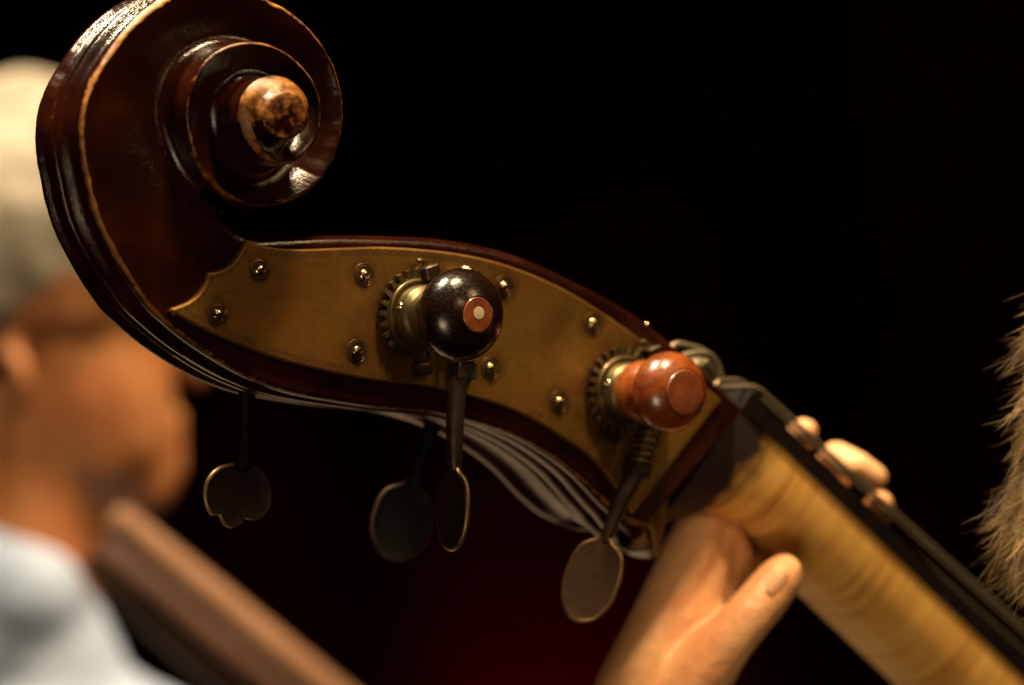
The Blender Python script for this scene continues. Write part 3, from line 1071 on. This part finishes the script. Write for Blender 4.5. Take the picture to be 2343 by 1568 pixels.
# ------------------------------------------------------------------ neck, fingerboard, nut, strings
n0 = PL(1708, 948, -7)
n1 = PL(2342, 1553, -7)
nax = (n1 - n0)
nax.z = 0
NLEN = nax.length
nax.normalize()
pb = Vector((nax.y, -nax.x, 0))
if pb.y > 0:
    pb = -pb
mb = MB()
al, acr = [], []
rows = []
def uofs(s):
    return -7.0, 2 * hmid(n0.x) - (-7.0)
hn_, hf_ = -7.0, -60.0
for i in range(70):
    s = -6 * MM + (NLEN + 60 * MM) * (i / 69) ** 1.3
    d = interp(s * 1000, [-6, 0, 6, 14, 24, 40, 60, 250], [66, 62, 55, 46, 39, 33.5, 31, 33]) * MM
    row = []
    for k in range(33):
        a = math.pi * k / 32
        wx = math.cos(a)
        wx = math.copysign(abs(wx) ** .55, wx)
        dz = math.sin(a) ** .85
        h = ((hn_ + hf_) / 2 + (hn_ - hf_) / 2 * wx) * MM
        p = n0 + nax * s + pb * d * dz
        row.append(Vector((p.x, p.y, h)))
        al.append(s * 1000)
        acr.append(k * 2.0)
    row.append(Vector((n0.x + nax.x * s, n0.y + nax.y * s, hf_ * MM)))
    al.append(s * 1000); acr.append(66)
    rows.append(row)
ids = mb.grid(rows, 0, close_v=True)
mb.face(ids[-1]); mb.face(list(reversed(ids[0])))
mb.att["along"] = al
mb.att["across"] = acr
mb.build("neck", "maple", bass, smooth=50, props={"label": "bare flamed maple neck, dark varnish at its root"})

mb = MB()
rows = []
for i in range(30):
    s = 2 * MM + (NLEN + 60 * MM) * i / 29
    row = []
    for k in range(25):
        f = k / 24
        h = (-5.5 + (-61.5 + 5.5) * f) * MM
        up = (8.0 + 6.5 * math.sin(math.pi * f) ** .9) * MM
        p = n0 + nax * s - pb * up
        row.append(Vector((p.x, p.y, h)))
    for f in (1, 0):
        p = n0 + nax * s - pb * .05 * MM
        row.append(Vector((p.x, p.y, (-5.5 - 56 * f) * MM)))
    rows.append(row)
ids = mb.grid(rows, 0, close_v=True)
mb.face(ids[-1]); mb.face(list(reversed(ids[0])))
mb.build("fingerboard", "ebony", bass, smooth=35)

mb = MB()
for_n = []
rows = []
for i, (s, dz) in enumerate(((-4.5, 0), (-4.5, 8), (-3.8, 9.5), (-1.0, 11.5), (1.2, 12), (1.9, 11.5), (1.9, 0))):
    row = []
    for k in range(17):
        f = k / 16
        h = (-6 - 55 * f) * MM
        p = n0 + nax * s * MM - pb * (dz + (6.0 * math.sin(math.pi * f) if dz > 1 else 0)) * MM
        row.append(Vector((p.x, p.y, h)))
    rows.append(row)
ids = mb.grid(rows, 0, close_u=True)
mb.face([r[0] for r in ids]); mb.face([r[-1] for r in reversed(ids)])
mb.build("nut", "ebony", bass, smooth=35)

# strings: from the nut along the fingerboard, and back into the pegbox
for k, (hk, rad) in enumerate(((-11, 1.15), (-25, 1.0), (-40, .9), (-54, .8))):
    mb = MB()
    lift = (6.0 * math.sin(math.pi * (hk + 6) / -55)) * MM
    pts = []
    ds = (2.5, 0, 3.5)
    for s, up in ((-34, -14), (-20, -2.0), (-8, 7.5), (-1.5, 12.3), (3, 13.6), (60, 15.0), (NLEN * 1000 + 60, 22.0)):
        p = n0 + nax * s * MM - pb * (up * MM + lift)
        pts.append((p.x, p.y, hk * MM))
    tube(mb, [Vector(p) for p in pts], rad * MM, 10)
    mb.build("string", "wire", bass)

# loops of string wound over the post at the open end of the pegbox
mb = MB()
cm = catmull([tuple(PL(x, y, -14)) for x, y in ((1530, 800), (1548, 788), (1575, 793), (1605, 802), (1630, 822))], 24)
tube(mb, [Vector(q) for q in cm], 1.5 * MM, 10)
mb.build("string_winding", "wire", bass)
mb = MB()
cm = catmull([tuple(PL(x, y, -9)) for x, y in ((1556, 818), (1585, 810), (1618, 811), (1638, 830), (1647, 855), (1645, 872), (1634, 884))], 30)
tube(mb, [Vector(q) for q in cm], 1.6 * MM, 10)
mb.build("string_winding", "wire", bass)
mb = MB()
pc = PL(1612, 850, -16)
lathe(mb, pc, (0, 0, 1), [(6.2 * MM, -8 * MM), (6.2 * MM, 3 * MM), (5.4 * MM, 4 * MM), (1 * MM, 4.2 * MM)], 32)
mb.build("winding_post", "wire", bass)
mb = MB()
p = PL(1479, 740, -2)
lathe(mb, p, (.3, .8, .5), [(.8 * MM, -2 * MM), (.8 * MM, .3 * MM), (.5 * MM, .6 * MM)], 12)
mb.build("brad_head", "screw", bass)

# ------------------------------------------------------------------ bodies grown from tapered capsules
def remeshed(name, caps, voxel, smooth_it, material, parent=None, smooth_f=0.6, scale_y=None):
    bm = bmesh.new()
    for (p0, r0, p1, r1) in caps:
        p0, p1 = Vector(p0), Vector(p1)
        v = p1 - p0
        L = v.length
        n_ = max(2, int(L / (min(r0, r1) * .18)) + 1)
        for i in range(n_):
            f = i / (n_ - 1)
            bmesh.ops.create_icosphere(bm, subdivisions=2, radius=r0 + (r1 - r0) * f, matrix=Matrix.Translation(p0 + v * f))
    me = bpy.data.meshes.new(name + "_raw")
    bm.to_mesh(me)
    bm.free()
    tmp = bpy.data.objects.new(name + "_raw", me)
    sc.collection.objects.link(tmp)
    m1 = tmp.modifiers.new("remesh", 'REMESH')
    m1.mode = 'VOXEL'
    m1.voxel_size = voxel
    m2 = tmp.modifiers.new("smooth", 'SMOOTH')
    m2.factor = smooth_f
    m2.iterations = smooth_it
    dg = bpy.context.evaluated_depsgraph_get()
    me2 = bpy.data.meshes.new_from_object(tmp.evaluated_get(dg))
    bpy.data.objects.remove(tmp)
    me2.name = name
    me2.materials.clear()
    me2.materials.append(M[material])
    me2.polygons.foreach_set("use_smooth", [True] * len(me2.polygons))
    o = bpy.data.objects.new(name, me2)
    sc.collection.objects.link(o)
    if parent:
        o.parent = parent
    return o

def chain(*nodes):
    out = []
    for a, b in zip(nodes[:-1], nodes[1:]):
        out.append((PW(*a[:3]), a[3] * MM, PW(*b[:3]), b[3] * MM))
    return out

caps = []
caps += chain((1400, 1850, -36, 31), (1460, 1690, -36, 29), (1500, 1570, -36, 26), (1548, 1440, -31, 20), (1588, 1330, -33, 15.5), (1620, 1250, -34, 12.5))
caps += chain((1420, 1660, -30, 19), (1452, 1560, -29, 16.5), (1508, 1425, -30, 14.2), (1564, 1295, -30, 13), (1598, 1218, -30, 11.8), (1612, 1198, -32, 11.0))
caps += chain((1585, 1430, -50, 18), (1615, 1310, -60, 13), (1650, 1240, -70, 12))
# index finger round the far side, over the strings
caps += chain((1608, 1200, -32, 11.5), (1660, 1190, -70, 9.5), (1770, 1110, -88, 8.8), (1815, 1020, -74, 7.8), (1835, 990, -45, 7.2), (1842, 988, -34, 6.4))
# middle
caps += chain((1600, 1310, -60, 14), (1750, 1240, -92, 10), (1900, 1130, -92, 9), (1905, 1060, -72, 8.6), (1912, 1046, -48, 7.8), (1960, 1068, -34, 7.6), (2000, 1094, -30, 6.8))
# ring
caps += chain((1610, 1320, -62, 12), (1780, 1275, -100, 9.5), (1965, 1205, -100, 8.8), (2010, 1170, -72, 8), (2012, 1154, -46, 6.8), (2014, 1156, -36, 6.0))
# little finger stays hidden behind the neck
caps += chain((1620, 1350, -62, 11), (1750, 1280, -112, 8.5), (1900, 1200, -116, 7.5))
# web between index and thumb
caps += chain((1575, 1450, -30, 15), (1636, 1345, -36, 12), (1674, 1268, -36, 10.5), (1650, 1205, -32, 9.5))
caps += chain((1640, 1390, -38, 11), (1692, 1308, -42, 9.5), (1732, 1282, -42, 7.5))
caps += chain((1560, 1490, -24, 12), (1612, 1448, -20, 10), (1640, 1425, -18, 8))
# thumb
caps += chain((1545, 1610, -20, 21), (1602, 1538, -10, 16), (1660, 1470, -2, 12.6), (1708, 1416, 2, 11.6), (1744, 1374, 3, 11.4), (1778, 1330, 3, 10.6), (1792, 1312, 2, 9.2))
hand = remeshed("person", caps, 0.0014, 12, "skin")
tag(hand, "bare hand gripping the maple neck, thumb in front and fingertips over the strings", "hand")
mb = MB()
nc = PW(1785, 1336, 13.7)
na = (PW(1800, 1306, 9.0) - PW(1765, 1352, 9.4)).normalized()
nn_ = (Vector((.30, -.90, -.25))).normalized()
nn_ = (nn_ - na * nn_.dot(na)).normalized()
ns_ = na.cross(nn_)
rows = []
for i in range(9):
    f = -1 + 2 * i / 8
    row = []
    wd = (1 - .25 * max(0, f) ** 2 - .4 * max(0, -f) ** 3)
    for k in range(9):
        g = -1 + 2 * k / 8
        row.append(nc + na * f * 6.5 * MM + ns_ * g * 5.2 * MM * wd + nn_ * (-1.6 * g * g - .5 * f * f) * MM)
    rows.append(row)
mb.grid(rows)
nail = mb.build("thumbnail", "nail", hand)
nail.matrix_parent_inverse = hand.matrix_world.inverted()

# ------------------------------------------------------------------ listener behind
YB = 1.35
KB = (DIST + YB) / DIST
def qc(*nodes, y=YB):
    out = []
    for a, b in zip(nodes[:-1], nodes[1:]):
        out.append((Q(a[0], a[1], y + a[2]), a[3] * S * KB, Q(b[0], b[1], y + b[2]), b[3] * S * KB))
    return out
caps = []
caps += qc((90, 560, .0, 300), (140, 600, 0, 290))                 # skull
caps += qc((170, 760, 0, 220), (200, 900, 0, 205), (225, 990, 0, 180))
caps += qc((395, 740, 0, 60), (428, 800, 0, 44), (455, 868, 0, 26))   # nose
caps += qc((385, 960, 0, 42), (372, 1010, 0, 50), (375, 1070, 0, 52), (345, 1130, 0, 50))  # mouth and chin
caps += qc((340, 1110, 0, 70), (200, 1060, 0, 130), (80, 1000, 0, 130))       # jaw
caps += qc((60, 900, 0, 190), (90, 1120, 0.0, 170), (80, 1300, .0, 180))        # throat
caps += qc((20, 800, -.085, 30), (45, 830, -.10, 26), (50, 880, -.10, 24), (30, 930, -.09, 26))  # ear
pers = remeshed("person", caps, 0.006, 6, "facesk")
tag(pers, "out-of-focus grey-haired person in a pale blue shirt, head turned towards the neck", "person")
caps = []
caps += qc((60, 490, .0, 338), (170, 490, 0.0, 312))
caps += qc((-60, 560, .0, 310), (-40, 540, .0, 340))
caps += qc((90, 545, .0, 304), (150, 560, .0, 286))
caps += qc((-80, 640, .0, 262), (-40, 600, .0, 275))
hair = remeshed("hair", caps, 0.008, 4, "hair", pers)
caps = []
caps += qc((-180, 1500, .0, 300), (60, 1460, -.02, 190), (120, 1560, -.02, 180))
caps += qc((-80, 1280, -.02, 130), (60, 1370, -.05, 140))
caps += qc((100, 1700, -.02, 240), (330, 1800, -.02, 230))
shirt = remeshed("shirt", caps, 0.008, 5, "shirt", pers)

# another instrument's neck, leaning behind
YN = 1.0
kn = (DIST + YN) / DIST
mb = MB()
a, b = Q(268, 1188, YN), Q(875, 1690, YN + .05)
tube(mb, [a - (b - a) * .02, a, a + (b - a) * .3, b], [22 * S * kn, 38 * S * kn, 42 * S * kn, 46 * S * kn], 20)
nk = mb.build("instrument_neck", "brownneck")
tag(nk, "out-of-focus brown wooden instrument neck leaning diagonally below the person's chin", "instrument neck")
mb = MB()
a, b = Q(215, 1262, YN + .05), Q(760, 1720, YN + .1)
tube(mb, [a, a + (b - a) * .3, b], [55 * S * kn, 68 * S * kn, 80 * S * kn], 20)
mb.build("neck_back", "darkneck", nk)

# ------------------------------------------------------------------ shaggy fur at the edge of the frame
YF = 0.02
core = [(2490, 590, 50), (2490, 730, 92), (2497, 870, 110), (2492, 1010, 126), (2478, 1130, 142), (2472, 1235, 105)]
caps = []
for p, q in zip(core[:-1], core[1:]):
    caps.append((Q(p[0], p[1], YF), p[2] * S * .95, Q(q[0], q[1], YF), q[2] * S * .95))
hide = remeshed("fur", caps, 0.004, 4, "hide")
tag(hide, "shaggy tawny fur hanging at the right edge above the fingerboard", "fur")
mb = MB()
sh = []
rng = np.random.default_rng(3)
cp = np.array([(x, y) for x, y, r in core], float)
cr = np.array([r for x, y, r in core], float)
for k in range(620):
    t = rng.uniform(0, len(core) - 1.001)
    i = int(t); f = t - i
    px, py = cp[i] * (1 - f) + cp[i + 1] * f
    r = cr[i] * (1 - f) + cr[i + 1] * f
    ang = rng.uniform(math.pi * .40, math.pi * 1.25)       # towards the left and front
    dx, dd = math.cos(ang), math.sin(ang)
    base = Q(px, py, YF) + Vector((dx, -dd, 0)) * r * S
    out = Vector((dx, -dd, 0))
    low = max(0.0, (py - 900) / 400.0)
    L = rng.uniform(.010, .026) * (1 + .35 * low)
    lift = rng.choice([.12, .35, .8], p=[.72, .25, .03])
    dirc = (Vector((-.12, 0, -1.0)) + out * lift + Vector(rng.normal(0, .20, 3))).normalized()
    side = dirc.cross(out).normalized()
    bend = Vector(rng.normal(0, .35, 3)) + Vector((0, 0, -.5))
    tip = base + dirc * L + bend * L * .3
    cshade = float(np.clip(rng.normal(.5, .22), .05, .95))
    ncl = int(rng.integers(14, 30))
    for q in range(ncl):
        p0 = base + side * rng.normal(0, .0030) + dirc * rng.uniform(-.003, .004) + out * rng.uniform(-.0012, .0006)
        ft = rng.uniform(.55, 1.1)
        p3 = p0 + (tip - p0) * ft + Vector(rng.normal(0, .0022, 3))
        mid = p0 + dirc * L * .5 * ft + Vector(rng.normal(0, .0016, 3))
        p1 = p0 * .45 + mid * .55
        p2 = mid * .45 + p3 * .55
        if rng.random() < .05:
            p3 = p3 + (out + Vector((-.4, 0, -.2))) * rng.uniform(.003, .010)
        rad = rng.choice([.00008, .00013, .00024], p=[.5, .35, .15])
        nvb = len(mb.v)
        tube(mb, [p0, p1, mid, p2, p3], [rad, rad, rad * .9, rad * .6, rad * .1], 3, caps=False)
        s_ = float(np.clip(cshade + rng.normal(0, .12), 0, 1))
        sh += [min(1.0, s_ * (.75 + .5 * w_ / 14.0)) for w_ in range(len(mb.v) - nvb)]  # roots darkened in the colour to stand in for shadow, ends paler
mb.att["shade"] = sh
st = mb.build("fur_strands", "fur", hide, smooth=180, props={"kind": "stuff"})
